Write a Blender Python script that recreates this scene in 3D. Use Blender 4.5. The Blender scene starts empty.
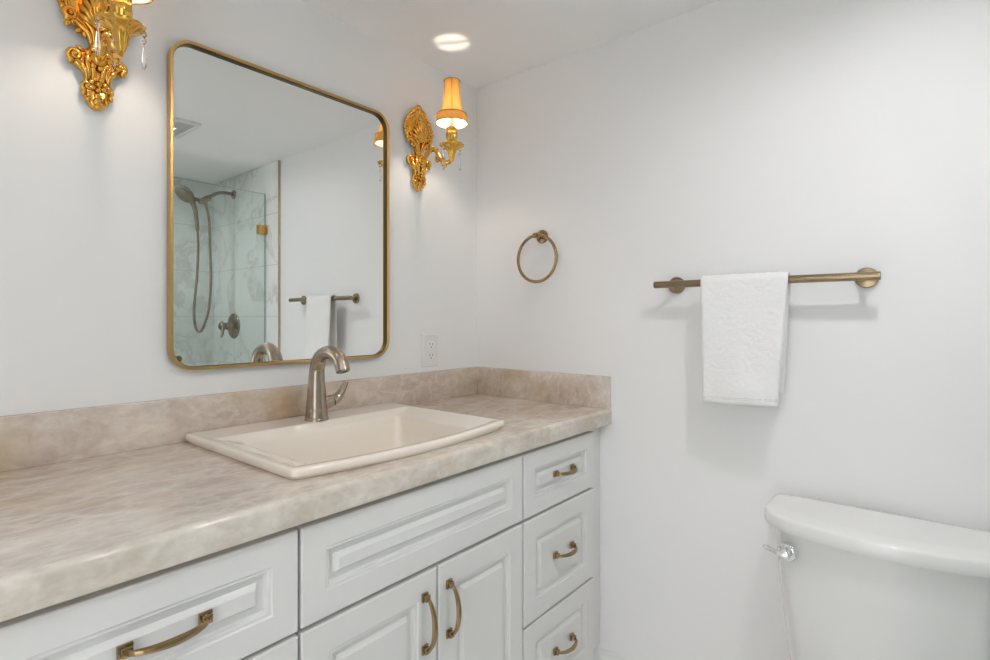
import bpy, bmesh, math, random
from mathutils import Vector, Matrix
random.seed(7)
PI = math.pi
S = bpy.context.scene
COL = S.collection

# ---------------------------------------------------------------- camera
cam_d = bpy.data.cameras.new('camera')
cam = bpy.data.objects.new('camera', cam_d)
COL.objects.link(cam)
cam.location = (-1.621, -1.427, 1.2)
cam.rotation_euler = (PI/2, 0, math.radians(39.404 - 90))
cam_d.sensor_width = 36
cam_d.lens = 532.94/990*36
cam_d.shift_y = -(330 - 318.68)/990
cam_d.clip_start = 0.02
S.camera = cam

# ---------------------------------------------------------------- world, exposure
w = bpy.data.worlds.new('world')
S.world = w
w.use_nodes = True
w.node_tree.nodes['Background'].inputs[0].default_value = (0.975, 0.98, 1.0, 1)
w.node_tree.nodes['Background'].inputs[1].default_value = 2.15
S.view_settings.view_transform = 'Standard'
S.view_settings.look = 'None'
S.view_settings.gamma = 1
S.view_settings.use_curve_mapping = False
S.view_settings.exposure = 0.33
S.cycles.max_bounces = 14
S.cycles.diffuse_bounces = 8
S.cycles.glossy_bounces = 6
S.cycles.transmission_bounces = 8
S.cycles.transparent_max_bounces = 12
S.cycles.caustics_reflective = False
S.cycles.caustics_refractive = False
S.cycles.sample_clamp_indirect = 6

FAN_POWER = 138.0        # emission strength of the fan light's lens
SHOWER_POWER = 105.0      # recessed lamp in the shower
FILL_POWER = 15.0        # added fill lamps, unseen in the ceiling
BULB_POWER = 380.0      # candle bulbs

# ---------------------------------------------------------------- helpers
def prop(o, label=None, cat=None, group=None, kind=None):
    if label: o['label'] = label
    if cat: o['category'] = cat
    if group: o['group'] = group
    if kind: o['kind'] = kind
    return o

def thing(name, label, cat, loc=(0, 0, 0), group=None):
    o = bpy.data.objects.new(name, None)
    o.empty_display_size = .05
    COL.objects.link(o)
    o.location = loc
    return prop(o, label, cat, group)

# fill light added through an unseen open doorway, sampled by a portal (it adds no light of its own)
pl = bpy.data.lights.new('doorway_portal', 'AREA'); pl.shape = 'RECTANGLE'; pl.size = .8; pl.size_y = 2.03
po = bpy.data.objects.new('doorway_portal', pl); COL.objects.link(po)
po.location = (-2.36, -1.30, 1.015); po.rotation_euler = (PI/2, 0, -PI/2)
pl.cycles.is_portal = True

def finish(name, bm, mat, parent=None, smooth=True, ang=35, world=True):
    """link bm (in world coordinates if world) as one object, parented to an Empty / mesh"""
    bmesh.ops.recalc_face_normals(bm, faces=bm.faces[:])
    if smooth:
        lim = math.radians(ang)
        for f in bm.faces: f.smooth = True
        for e in bm.edges:
            if len(e.link_faces) == 2:
                e.smooth = e.calc_face_angle(0) < lim
            else:
                e.smooth = False
    me = bpy.data.meshes.new(name)
    off = Vector((0, 0, 0))
    if world and parent is not None:
        p = parent
        while p is not None:
            off += p.location
            p = p.parent
    if off.length > 0:
        bmesh.ops.translate(bm, verts=bm.verts[:], vec=-off)
    bm.to_mesh(me); bm.free()
    o = bpy.data.objects.new(name, me)
    COL.objects.link(o)
    if mat: me.materials.append(mat)
    if parent: o.parent = parent
    return o

def struct(name, bm, mat, smooth=False):
    o = finish(name, bm, mat, None, smooth)
    o['kind'] = 'structure'
    return o

def BM(): return bmesh.new()

def box(bm, x0, x1, y0, y1, z0, z1, bev=0, seg=2):
    m = Matrix.Translation(((x0+x1)/2, (y0+y1)/2, (z0+z1)/2)) @ Matrix.Diagonal((abs(x1-x0), abs(y1-y0), abs(z1-z0), 1))
    r = bmesh.ops.create_cube(bm, size=1, matrix=m)
    if bev:
        es = {e for v in r['verts'] for e in v.link_edges}
        bmesh.ops.bevel(bm, geom=list(es), offset=bev, segments=seg, affect='EDGES', profile=.5)
    return bm

def loft(bm, loops, cap0=True, cap1=True, closed=True):
    rows = [[bm.verts.new(p) for p in lp] for lp in loops]
    n = len(rows[0])
    for a, b in zip(rows, rows[1:]):
        for i in range(n if closed else n-1):
            j = (i+1) % n
            bm.faces.new((a[i], a[j], b[j], b[i]))
    if cap0: bm.faces.new(rows[0][::-1])
    if cap1: bm.faces.new(rows[-1])
    return rows

def frame_of(d):
    d = Vector(d).normalized()
    a = Vector((0, 0, 1)) if abs(d.z) < .9 else Vector((1, 0, 0))
    u = d.cross(a).normalized()
    return u, d.cross(u).normalized()

def lathe(bm, prof, o=(0, 0, 0), axis=(0, 0, 1), n=28, cap0=True, cap1=True, wave=None):
    """prof: list of (radius, distance along axis)"""
    o = Vector(o); ax = Vector(axis).normalized()
    u, v = frame_of(ax)
    loops = []
    for k, (r, h) in enumerate(prof):
        lp = []
        for i in range(n):
            t = 2*PI*i/n
            rr = r*(1 + (wave(t, k) if wave else 0))
            lp.append(o + ax*h + u*(rr*math.cos(t)) + v*(rr*math.sin(t)))
        loops.append(lp)
    return loft(bm, loops, cap0, cap1)

def smooth_path(pts, sub=6):
    """Catmull-Rom through the points; each point may carry a radius as 4th value"""
    P = [Vector(p[:3]) for p in pts]
    R = [p[3] if len(p) > 3 else None for p in pts]
    out, rad = [], []
    for i in range(len(P)-1):
        p0 = P[i-1] if i > 0 else P[i]*2-P[i+1]
        p1, p2 = P[i], P[i+1]
        p3 = P[i+2] if i+2 < len(P) else P[i+1]*2-P[i]
        for k in range(sub):
            t = k/sub
            out.append(.5*((2*p1)+(p2-p0)*t+(2*p0-5*p1+4*p2-p3)*t*t+(3*p1-p0-3*p2+p3)*t**3))
            if R[i] is not None: rad.append(R[i]+(R[i+1]-R[i])*(t*t*(3-2*t)))
    out.append(P[-1])
    if R[-1] is not None: rad.append(R[-1])
    return out, rad

def tube(bm, pts, rad, n=12, closed=False, squash=None, caps=True):
    pts = [Vector(p) for p in pts]
    m = len(pts)
    if not isinstance(rad, (list, tuple)): rad = [rad]*m
    tang = []
    for i in range(m):
        if closed: d = pts[(i+1) % m]-pts[i-1]
        else: d = pts[min(i+1, m-1)]-pts[max(i-1, 0)]
        tang.append(d.normalized() if d.length > 1e-9 else Vector((0, 0, 1)))
    u, _ = frame_of(tang[0])
    loops = []
    for i in range(m):
        t = tang[i]
        u = (u-t*u.dot(t))
        u = u.normalized() if u.length > 1e-6 else frame_of(t)[0]
        v = t.cross(u)
        su, sv = squash if squash else (1, 1)
        loops.append([pts[i]+u*(rad[i]*su*math.cos(2*PI*k/n))+v*(rad[i]*sv*math.sin(2*PI*k/n)) for k in range(n)])
    if closed:
        rows = loft(bm, loops, False, False)
        a, b = rows[-1], rows[0]
        for i in range(n):
            j = (i+1) % n
            bm.faces.new((a[i], a[j], b[j], b[i]))
    else:
        loft(bm, loops, caps, caps)

def blob(bm, c, r, rot=None, su=10, sv=7):
    if not isinstance(r, (list, tuple)): r = (r, r, r)
    m = Matrix.Translation(c)
    if rot is not None: m = m @ rot
    m = m @ Matrix.Diagonal((*r, 1))
    bmesh.ops.create_uvsphere(bm, u_segments=su, v_segments=sv, radius=1, matrix=m)

# ---------------------------------------------------------------- materials
def mat(name, col, rough=.5, metal=0, spec=.5, coat=0, **kw):
    m = bpy.data.materials.new(name); m.use_nodes = True
    b = m.node_tree.nodes['Principled BSDF']
    b.inputs['Base Color'].default_value = (*col, 1)
    b.inputs['Roughness'].default_value = rough
    b.inputs['Metallic'].default_value = metal
    b.inputs['Specular IOR Level'].default_value = spec
    b.inputs['Coat Weight'].default_value = coat
    for k, v in kw.items(): b.inputs[k.replace('_', ' ')].default_value = v
    return m

def nt(m): return m.node_tree.nodes, m.node_tree.links, m.node_tree.nodes['Principled BSDF']

def noise(N, L, vec, scale, detail=4, rough=.55, dist=0):
    n = N.new('ShaderNodeTexNoise')
    n.inputs['Scale'].default_value = scale; n.inputs['Detail'].default_value = detail
    n.inputs['Roughness'].default_value = rough; n.inputs['Distortion'].default_value = dist
    if vec: L.new(vec, n.inputs['Vector'])
    return n

def ramp(N, L, fac, stops, interp='LINEAR'):
    r = N.new('ShaderNodeValToRGB')
    r.color_ramp.interpolation = interp
    e = r.color_ramp.elements
    while len(e) < len(stops): e.new(.5)
    for el, (p, c) in zip(e, stops):
        el.position = p
        el.color = (*c, 1) if len(c) == 3 else c
    L.new(fac, r.inputs['Fac'])
    return r

def mixc(N, L, fac, a, b, mode='MIX'):
    m = N.new('ShaderNodeMix'); m.data_type = 'RGBA'; m.blend_type = mode
    for sock, val in ((m.inputs[0], fac), (m.inputs[6], a), (m.inputs[7], b)):
        if hasattr(val, 'links') or hasattr(val, 'is_linked'): L.new(val, sock)
        elif isinstance(val, (int, float)): sock.default_value = val
        else: sock.default_value = (*val, 1)
    return m.outputs[2]

def bump(N, L, b, h, strength, dist):
    bp = N.new('ShaderNodeBump')
    bp.inputs['Strength'].default_value = strength; bp.inputs['Distance'].default_value = dist
    L.new(h, bp.inputs['Height']); L.new(bp.outputs[0], b.inputs['Normal'])

def mapping(N, L, scale=(1, 1, 1), rot=(0, 0, 0), coord='Object'):
    tc = N.new('ShaderNodeTexCoord'); mp = N.new('ShaderNodeMapping')
    mp.inputs['Scale'].default_value = scale; mp.inputs['Rotation'].default_value = rot
    L.new(tc.outputs[coord], mp.inputs['Vector'])
    return mp.outputs[0]

def paint(name, col, rough=.5, bs=.12, scale=420):
    m = mat(name, col, rough, spec=.35)
    N, L, b = nt(m)
    n = noise(N, L, mapping(N, L), scale, 3)
    bump(N, L, b, n.outputs['Fac'], bs, .001)
    return m

M_wall = paint('wall_paint', (.852, .851, .848), .55)
M_ceil = paint('ceiling_paint', (.93, .93, .925), .7)
M_cab = mat('cabinet_lacquer', (.735, .73, .72), .32)
M_trim = mat('white_trim', (.80, .80, .79), .4)
M_dark = mat('dark_gap', (.02, .02, .02), .8)
M_porc = mat('white_porcelain', (.80, .80, .785), .12, coat=.5)
M_bisc = mat('biscuit_porcelain', (.85, .785, .70), .14, coat=.5)
M_chrome = mat('chrome', (.85, .86, .87), .06, 1)
M_mirror = mat('mirror_silver', (.90, .915, .905), .0, 1)
M_white_plastic = mat('white_plastic', (.80, .80, .79), .3)

def metal(name, c1, c2, rough, scale=60, stretch=(1, 1, 1), rv=.1):
    m = mat(name, c1, rough, 1)
    N, L, b = nt(m)
    n = noise(N, L, mapping(N, L, stretch), scale, 3)
    r = ramp(N, L, n.outputs['Fac'], [(.35, c1), (.7, c2)])
    L.new(r.outputs[0], b.inputs['Base Color'])
    mr = N.new('ShaderNodeMapRange')
    mr.inputs['To Min'].default_value = max(rough-rv, .02); mr.inputs['To Max'].default_value = rough+rv
    L.new(n.outputs['Fac'], mr.inputs['Value']); L.new(mr.outputs[0], b.inputs['Roughness'])
    return m

M_nickel = metal('brushed_nickel', (.42, .355, .285), (.44, .375, .305), .24, 300, (1, 1, .06), .02)
M_bronze = metal('champagne_bronze', (.31, .235, .14), (.35, .27, .165), .22, 200, (1, .1, 1), .03)
M_pull = metal('antique_brass', (.35, .245, .13), (.40, .285, .155), .24, 90, (1, 1, 1), .02)
M_frame = metal('brushed_gold', (.62, .40, .15), (.65, .42, .165), .30, 200, (1, 1, 1), .01)
M_gold = metal('gilded_brass', (.72, .40, .075), (.84, .50, .115), .14, 70, (1, 1, 1), .06)
M_ring = metal('satin_brass', (.33, .225, .115), (.38, .265, .14), .22, 150, (1, 1, 1), .05)
M_showerm = metal('aged_nickel', (.30, .25, .19), (.36, .30, .23), .20, 150, (1, 1, 1), .05)

def quartzite():
    m = mat('quartzite', (.6, .5, .42), .13, coat=.25)
    N, L, b = nt(m)
    v = mapping(N, L, (1.3, 3.2, 2.6), (0, 0, math.radians(-13)))
    wv = noise(N, L, v, 1.4, 4, .55)
    add = N.new('ShaderNodeVectorMath'); add.operation = 'MULTIPLY_ADD'
    L.new(wv.outputs['Color'], add.inputs[0]); add.inputs[1].default_value = (.55, .55, .55); L.new(v, add.inputs[2])
    big = noise(N, L, add.outputs[0], 2.6, 5, .58)
    base = ramp(N, L, big.outputs['Fac'], [(.30, (.52, .415, .355)), (.48, (.61, .515, .445)), (.60, (.67, .585, .515)), (.75, (.74, .68, .61))])
    # colour turns paler and greener towards the front edge (object y runs from -.3 at the front to +.3 at the wall)
    tc = N.new('ShaderNodeTexCoord'); sp = N.new('ShaderNodeSeparateXYZ'); L.new(tc.outputs['Object'], sp.inputs[0])
    ma = N.new('ShaderNodeMath'); ma.operation = 'MULTIPLY_ADD'
    L.new(wv.outputs['Fac'], ma.inputs[0]); ma.inputs[1].default_value = .35; L.new(sp.outputs['Y'], ma.inputs[2])
    band = ramp(N, L, ma.outputs[0], [(.0, (0, 0, 0)), (1, (1, 1, 1))])
    mr0 = N.new('ShaderNodeMapRange'); mr0.inputs['From Min'].default_value = .02; mr0.inputs['From Max'].default_value = -.16
    mr0.inputs['To Min'].default_value = 0; mr0.inputs['To Max'].default_value = .62
    L.new(ma.outputs[0], mr0.inputs['Value'])
    pale = ramp(N, L, big.outputs['Fac'], [(.32, (.55, .50, .435)), (.55, (.655, .635, .575)), (.72, (.74, .73, .68))])
    c = mixc(N, L, mr0.outputs[0], base.outputs[0], pale.outputs[0])
    N.remove(band)
    # fibrous crystalline threads, long and soft
    v2 = mapping(N, L, (4.0, 13.0, 9.0), (0, 0, math.radians(-16)))
    fib = noise(N, L, v2, 2.2, 6, .62, .8)
    fr = ramp(N, L, fib.outputs['Fac'], [(.32, (.87, .85, .83)), (.50, (1, 1, 1)), (.66, (1.14, 1.15, 1.16))])
    c = mixc(N, L, .85, c, fr.outputs[0], 'MULTIPLY')
    vo = N.new('ShaderNodeTexVoronoi'); vo.feature = 'DISTANCE_TO_EDGE'; vo.inputs['Scale'].default_value = 11
    v3 = mapping(N, L, (1, 1.6, 1.4))
    wn = noise(N, L, v3, 9, 4, .6)
    ad2 = N.new('ShaderNodeVectorMath'); ad2.operation = 'MULTIPLY_ADD'
    L.new(wn.outputs['Color'], ad2.inputs[0]); ad2.inputs[1].default_value = (.16, .16, .16); L.new(v3, ad2.inputs[2])
    L.new(ad2.outputs[0], vo.inputs['Vector'])
    th = ramp(N, L, vo.outputs['Distance'], [(.0, (.42, .42, .42)), (.14, (0, 0, 0))], 'EASE')
    c = mixc(N, L, th.outputs[0], c, (.74, .69, .62))
    gr = noise(N, L, mapping(N, L, (1, 1.5, 1.3)), 38, 4, .65, .4)
    gm = ramp(N, L, gr.outputs['Fac'], [(.34, (.90, .885, .87)), (.55, (1, 1, 1)), (.70, (1.07, 1.07, 1.07))])
    c = mixc(N, L, .9, c, gm.outputs[0], 'MULTIPLY')
    # two mineral stains in the backsplash
    for (px, py, pz), rad, colr, amt in (((-.035, .285, .085), .085, (.43, .25, .11), .55), ((-.66, .285, .10), .10, (.60, .50, .30), .5), ((.72, .27, .07), .10, (.46, .36, .22), .35)):
        vd = N.new('ShaderNodeVectorMath'); vd.operation = 'DISTANCE'; vd.inputs[1].default_value = (px, py, pz)
        dv = N.new('ShaderNodeVectorMath'); dv.operation = 'MULTIPLY_ADD'
        L.new(wn.outputs['Color'], dv.inputs[0]); dv.inputs[1].default_value = (.10, .05, .10); dv2 = N.new('ShaderNodeVectorMath'); dv2.operation = 'SUBTRACT'
        L.new(tc.outputs['Object'], dv.inputs[2]); L.new(dv.outputs[0], dv2.inputs[0]); dv2.inputs[1].default_value = (.05, .025, .05)
        L.new(dv2.outputs[0], vd.inputs[0])
        rr0 = N.new('ShaderNodeMapRange'); rr0.inputs['From Min'].default_value = rad; rr0.inputs['From Max'].default_value = rad*.15
        rr0.inputs['To Min'].default_value = 0; rr0.inputs['To Max'].default_value = amt
        L.new(vd.outputs['Value'], rr0.inputs['Value'])
        c = mixc(N, L, rr0.outputs[0], c, colr)
    # ochre stains and rusty hairlines
    st = noise(N, L, mapping(N, L, (1, 1.4, 1.4)), 4.2, 3, .5, .3)
    sr = ramp(N, L, st.outputs['Fac'], [(.565, (0, 0, 0)), (.72, (.5, .5, .5))])
    c = mixc(N, L, sr.outputs[0], c, (.50, .37, .21))
    vein = noise(N, L, mapping(N, L, (2.6, 1.2, .7), (0, 0, .5)), 2.4, 5, .55, .5)
    vr = ramp(N, L, vein.outputs['Fac'], [(.470, (0, 0, 0)), (.498, (.5, .5, .5)), (.526, (0, 0, 0))])
    msk = noise(N, L, mapping(N, L), 6.5, 2)
    mr = ramp(N, L, msk.outputs['Fac'], [(.58, (0, 0, 0)), (.72, (1, 1, 1))])
    vm = mixc(N, L, 1.0, vr.outputs[0], mr.outputs[0], 'MULTIPLY')
    c = mixc(N, L, vm, c, (.47, .31, .19))
    L.new(c, b.inputs['Base Color'])
    return m
M_stone = quartzite()

def marble_tile():
    m = mat('marble_tile', (.8, .8, .8), .12)
    N, L, b = nt(m)
    v = mapping(N, L, (1, 1, 1), (.5, .3, .2))
    wv = noise(N, L, v, 1.3, 5, .6)
    ad = N.new('ShaderNodeVectorMath'); ad.operation = 'MULTIPLY_ADD'
    L.new(wv.outputs['Color'], ad.inputs[0]); ad.inputs[1].default_value = (.8, .8, .8); L.new(v, ad.inputs[2])
    n1 = noise(N, L, ad.outputs[0], 1.7, 5, .55, .6)
    vr = ramp(N, L, n1.outputs['Fac'], [(.465, (0, 0, 0)), (.497, (.52, .52, .52)), (.503, (.3, .3, .3)), (.54, (0, 0, 0))])
    cl = noise(N, L, v, 2.5, 4)
    base = ramp(N, L, cl.outputs['Fac'], [(.3, (.74, .77, .75)), (.7, (.82, .84, .82))])
    c = mixc(N, L, vr.outputs[0], base.outputs[0], (.46, .45, .40))
    # grout joints: 12 x 24 inch courses, object z and whichever of x / y runs along the wall
    tc = N.new('ShaderNodeTexCoord'); sp = N.new('ShaderNodeSeparateXYZ')
    L.new(tc.outputs['Object'], sp.inputs[0])
    def joint(src, size, off):
        a = N.new('ShaderNodeMath'); a.operation = 'ADD'; L.new(src, a.inputs[0]); a.inputs[1].default_value = off
        mo = N.new('ShaderNodeMath'); mo.operation = 'PINGPONG'; L.new(a.outputs[0], mo.inputs[0]); mo.inputs[1].default_value = size/2
        lt = N.new('ShaderNodeMath'); lt.operation = 'LESS_THAN'; L.new(mo.outputs[0], lt.inputs[0]); lt.inputs[1].default_value = .0016
        return lt.outputs[0]
    jz = joint(sp.outputs['Z'], .305, -2.13+.305*8)
    sm = N.new('ShaderNodeMath'); sm.operation = 'ADD'; L.new(sp.outputs['X'], sm.inputs[0]); L.new(sp.outputs['Y'], sm.inputs[1])
    jx = joint(sm.outputs[0], .61, 2.13+.61*4)
    mx = N.new('ShaderNodeMath'); mx.operation = 'MAXIMUM'; L.new(jz, mx.inputs[0]); L.new(jx, mx.inputs[1])
    c = mixc(N, L, mx.outputs[0], c, (.50, .52, .50))
    L.new(c, b.inputs['Base Color'])
    return m
M_tile = marble_tile()

def glass_pane():
    m = bpy.data.materials.new('shower_glass'); m.use_nodes = True
    N, L = m.node_tree.nodes, m.node_tree.links
    N.clear()
    out = N.new('ShaderNodeOutputMaterial'); mix = N.new('ShaderNodeMixShader')
    tr = N.new('ShaderNodeBsdfTransparent'); gl = N.new('ShaderNodeBsdfGlossy'); fr = N.new('ShaderNodeFresnel')
    tr.inputs[0].default_value = (.955, .985, .977, 1)
    gl.inputs['Roughness'].default_value = 0.0
    fr.inputs[0].default_value = 1.45
    sc = N.new('ShaderNodeMath'); sc.operation = 'MULTIPLY'; sc.inputs[1].default_value = .5
    L.new(fr.outputs[0], sc.inputs[0]); L.new(sc.outputs[0], mix.inputs[0])
    L.new(tr.outputs[0], mix.inputs[1]); L.new(gl.outputs[0], mix.inputs[2]); L.new(mix.outputs[0], out.inputs[0])
    return m
M_glass = glass_pane()
M_glass_edge = mat('glass_edge', (.34, .46, .42), .15)
M_crystal = mat('crystal', (1, 1, 1), .02, Transmission_Weight=1.0, IOR=1.5)

def emit(name, col, strength):
    m = bpy.data.materials.new(name); m.use_nodes = True
    N, L = m.node_tree.nodes, m.node_tree.links
    N.clear()
    out = N.new('ShaderNodeOutputMaterial'); e = N.new('ShaderNodeEmission')
    e.inputs[0].default_value = (*col, 1); e.inputs[1].default_value = strength
    L.new(e.outputs[0], out.inputs[0])
    return m
M_fan_lens = emit('fan_lens', (1, .975, .985), FAN_POWER)
M_shower_lens = emit('shower_lens', (1, .97, .98), SHOWER_POWER)
M_fill_lens = emit('fill_lens', (1, .98, 1.0), FILL_POWER)
M_bulb = emit('bulb_glow', (1, .83, .68), BULB_POWER)

def fabric(name, col, tcol, tfac):
    m = bpy.data.materials.new(name); m.use_nodes = True
    N, L = m.node_tree.nodes, m.node_tree.links
    N.clear()
    out = N.new('ShaderNodeOutputMaterial'); mix = N.new('ShaderNodeMixShader')
    d = N.new('ShaderNodeBsdfDiffuse'); t = N.new('ShaderNodeBsdfTranslucent')
    d.inputs[0].default_value = (*col, 1); t.inputs[0].default_value = (*tcol, 1)
    mix.inputs[0].default_value = tfac
    L.new(d.outputs[0], mix.inputs[1]); L.new(t.outputs[0], mix.inputs[2]); L.new(mix.outputs[0], out.inputs[0])
    return m
M_shade = fabric('amber_shade_silk', (.78, .46, .15), (1.0, .62, .22), .5)
M_skirt = fabric('amber_skirt_silk', (.62, .37, .11), (.9, .50, .14), .30)
M_lining = fabric('shade_lining', (.9, .87, .80), (.95, .88, .74), .22)
M_braid = fabric('shade_braid', (.50, .30, .10), (.5, .28, .08), .12)

def terry():
    m = mat('terry_cloth', (.97, .97, .965), .95, spec=.1, Sheen_Weight=.4)
    N, L, b = nt(m)
    n = noise(N, L, mapping(N, L, (1, 1, 1.6)), 210, 4, .75)
    bump(N, L, b, n.outputs['Fac'], .7, .005)
    return m
M_terry = terry()

def floor_mat():
    m = mat('floor_tile', (.85, .84, .82), .3)
    N, L, b = nt(m)
    br = N.new('ShaderNodeTexBrick')
    br.inputs['Scale'].default_value = 1; br.inputs['Brick Width'].default_value = .6; br.inputs['Row Height'].default_value = .3
    br.inputs['Mortar Size'].default_value = .003
    br.inputs['Color1'].default_value = (.85, .84, .82, 1); br.inputs['Color2'].default_value = (.86, .85, .83, 1)
    br.inputs['Mortar'].default_value = (.7, .69, .67, 1)
    L.new(mapping(N, L), br.inputs['Vector']); L.new(br.outputs[0], b.inputs['Base Color'])
    return m
M_floor = floor_mat()

# ================================================================ STRUCTURE
XL, YB, H = -2.25, -2.42, 2.13          # entry wall, shower back wall, ceiling
struct('floor', box(BM(), XL-1.2, .1, YB-.1, .1, -.1, 0), M_floor)
struct('ceiling', box(BM(), XL-.1, .1, YB-.1, .1, H, H+.1), M_ceil)
struct('wall_left', box(BM(), XL-.1, .1, 0, .1, 0, H), M_wall)
struct('wall_right', box(BM(), 0, .1, YB-.1, 0, 0, H), M_wall)
struct('wall_back', box(BM(), XL-.1, .1, YB-.1, YB-.01, 0, H), M_wall)
bm = BM()
box(bm, XL-.1, XL, YB, -1.70, 0, H); box(bm, XL-.1, XL, -.90, 0, 0, H); box(bm, XL-.1, XL, -1.70, -.90, 2.03, H)
struct('wall_entry', bm, M_wall)
# door leaf in the entry wall
bm = BM()
box(bm, XL-.90, XL-.11, -.905, -.865, .01, 2.025, .003)
for z0, z1 in ((.2, .95), (1.1, 1.9)):
    for x0, x1 in ((-.80, -.55), (-.46, -.21)):
        box(bm, XL+x0, XL+x1, -.913, -.857, z0, z1, .006)
d = struct('door_1', bm, M_trim)
bm = BM()
lathe(bm, [(.026, 0), (.026, .006), (.010, .010), (.010, .035), (.024, .045), (.027, .058), (.018, .068)], (XL-.83, -.905, 1.0), (0, -1, 0), 20)
finish('door_knob', bm, M_nickel, d)
bm = BM()
box(bm, XL, XL+.018, -1.78, -1.70, 0, 2.11, .003); box(bm, XL, XL+.018, -.90, -.82, 0, 2.11, .003); box(bm, XL, XL+.018, -1.78, -.82, 2.03, 2.11, .003)
struct('trim_1', bm, M_trim)
# shower enclosure
struct('wall_shower_right', box(BM(), -.010, 0, YB, -1.562, 0, H), M_tile)
struct('wall_shower_back', box(BM(), XL+.62, 0, YB-.01, YB, 0, H), M_tile)
struct('wall_shower_left', box(BM(), XL+.5, XL+.62, YB, -1.66, 0, H), M_tile)
struct('trim_2', box(BM(), -.013, 0, -1.562, -1.556, 0, H), metal('tile_edge_strip', (.50, .40, .26), (.56, .46, .32), .35))
struct('trim_3', box(BM(), XL+.62, -.01, -1.77, -1.66, 0, .10, .004), M_tile)      # shower kerb
def baseb(name, pts):
    bm = BM()
    (x0, y0), (x1, y1), (nx, ny) = pts
    loops = []
    for a, z in ((0, 0), (.014, 0), (.014, .062), (.010, .072), (.006, .078), (.004, .085), (0, .085)):
        loops.append([(x0+nx*a, y0+ny*a, z), (x1+nx*a, y1+ny*a, z)])
    rows = [[bm.verts.new(p) for p in l] for l in loops]
    for a, b in zip(rows, rows[1:]): bm.faces.new((a[0], a[1], b[1], b[0]))
    bm.faces.new([r[0] for r in rows]); bm.faces.new([r[1] for r in rows][::-1])
    struct(name, bm, M_trim)
baseb('baseboard_right', ((0, -.552), (0, -1.555), (-1, 0)))
baseb('baseboard_left', ((-1.62, 0), (XL, 0), (0, -1)))

# ================================================================ VANITY CABINETS
FY = -.583           # front of doors
FRY = -.552          # face frame plane
def panel_front(bm, x0, x1, z0, z1, fw=.048):
    """raised-panel slab: nested rectangles (inset, depth behind the front plane)"""
    prof = [(0, .0305), (0, .003), (.001, .001), (.003, 0), (fw-.001, 0), (fw+.001, .0022), (fw+.003, .0028), (fw+.0055, .0024), (fw+.0075, .0035), (fw+.0085, .0105),
            (fw+.0105, .0120), (fw+.021, .0120), (fw+.0222, .0110), (fw+.0285, .0022)]
    lps = []
    for ins, dp in prof:
        y = FY+dp
        lps.append([(x0+ins, y, z0+ins), (x1-ins, y, z0+ins), (x1-ins, y, z1-ins), (x0+ins, y, z1-ins)])
    loft(bm, lps)
    return bm

def pull(p, parent, vertical, L=.12):
    """arched bar pull with square stepped feet, centred at p on the front plane"""
    bm = BM()
    h = L/2
    def T(a, o, b):     # a along, o out, b across
        return Vector((p[0]+b, FY-o, p[1]+a)) if vertical else Vector((p[0]+a, FY-o, p[1]-b))
    for s in (-1, 1):
        for (a0, a1, hb, o0, o1, bev) in ((h-.019, h, .0085, -.001, .0045, .0008), (h-.016, h-.003, .0062, .004, .013, .001)):
            A, B = T(s*a0, o0, -hb), T(s*a1, o1, hb)
            box(bm, min(A.x, B.x), max(A.x, B.x), min(A.y, B.y), max(A.y, B.y), min(A.z, B.z), max(A.z, B.z), bev, 2)
    n = 22
    lps = []
    for i in range(n+1):
        t = -1+2*i/n
        a = t*(h-.008)
        o = .009+.0235*(1-t*t)**.62 if abs(t) < 1 else .009
        hw = .0042+.0024*(1-abs(t))**.8
        ht = .0032+.0008*(1-t*t)
        lps.append([T(a, o+ht*sy*k2, hw*sx*k1) for sx, sy, k1, k2 in ((-1, -1, .7, 1), (.0, -1, 0, 1.15), (1, -1, .7, 1), (1, -.2, 1, 1), (1, 1, .65, 1), (0, 1, 0, 1.25), (-1, 1, .65, 1), (-1, -.2, 1, 1))])
    loft(bm, lps)
    return finish('pull_handle', bm, M_pull, parent)

def carcass(parent, x0, x1, fill=None):
    bm = BM()
    t = .018
    box(bm, x0, x0+t, FRY+.02, -.02, .10, .848); box(bm, x1-t, x1, FRY+.02, -.02, .10, .848)
    box(bm, x0+t, x1-t, -.03, -.02, .10, .848); box(bm, x0+t, x1-t, FRY+.02, -.03, .10, .118)
    finish('carcass', bm, M_cab, parent, False)
    bm = BM()                              # face frame
    w_ = .03
    box(bm, x0, x0+w_, FRY, FRY+.02, .10, .845); box(bm, x1-w_, x1, FRY, FRY+.02, .10, .845)
    box(bm, x0+w_, x1-w_, FRY, FRY+.02, .81, .845); box(bm, x0+w_, x1-w_, FRY, FRY+.02, .10, .13)
    box(bm, x0+w_, x1-w_, FRY+.001, FRY+.02, .62, .69); box(bm, x0+w_, x1-w_, FRY+.002, FRY+.02, .345, .40)
    finish('face_frame', bm, M_cab, parent, False)
    finish('toe_kick', box(BM(), x0, x1, -.49, -.475, 0, .10), M_cab, parent, False)

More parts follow.
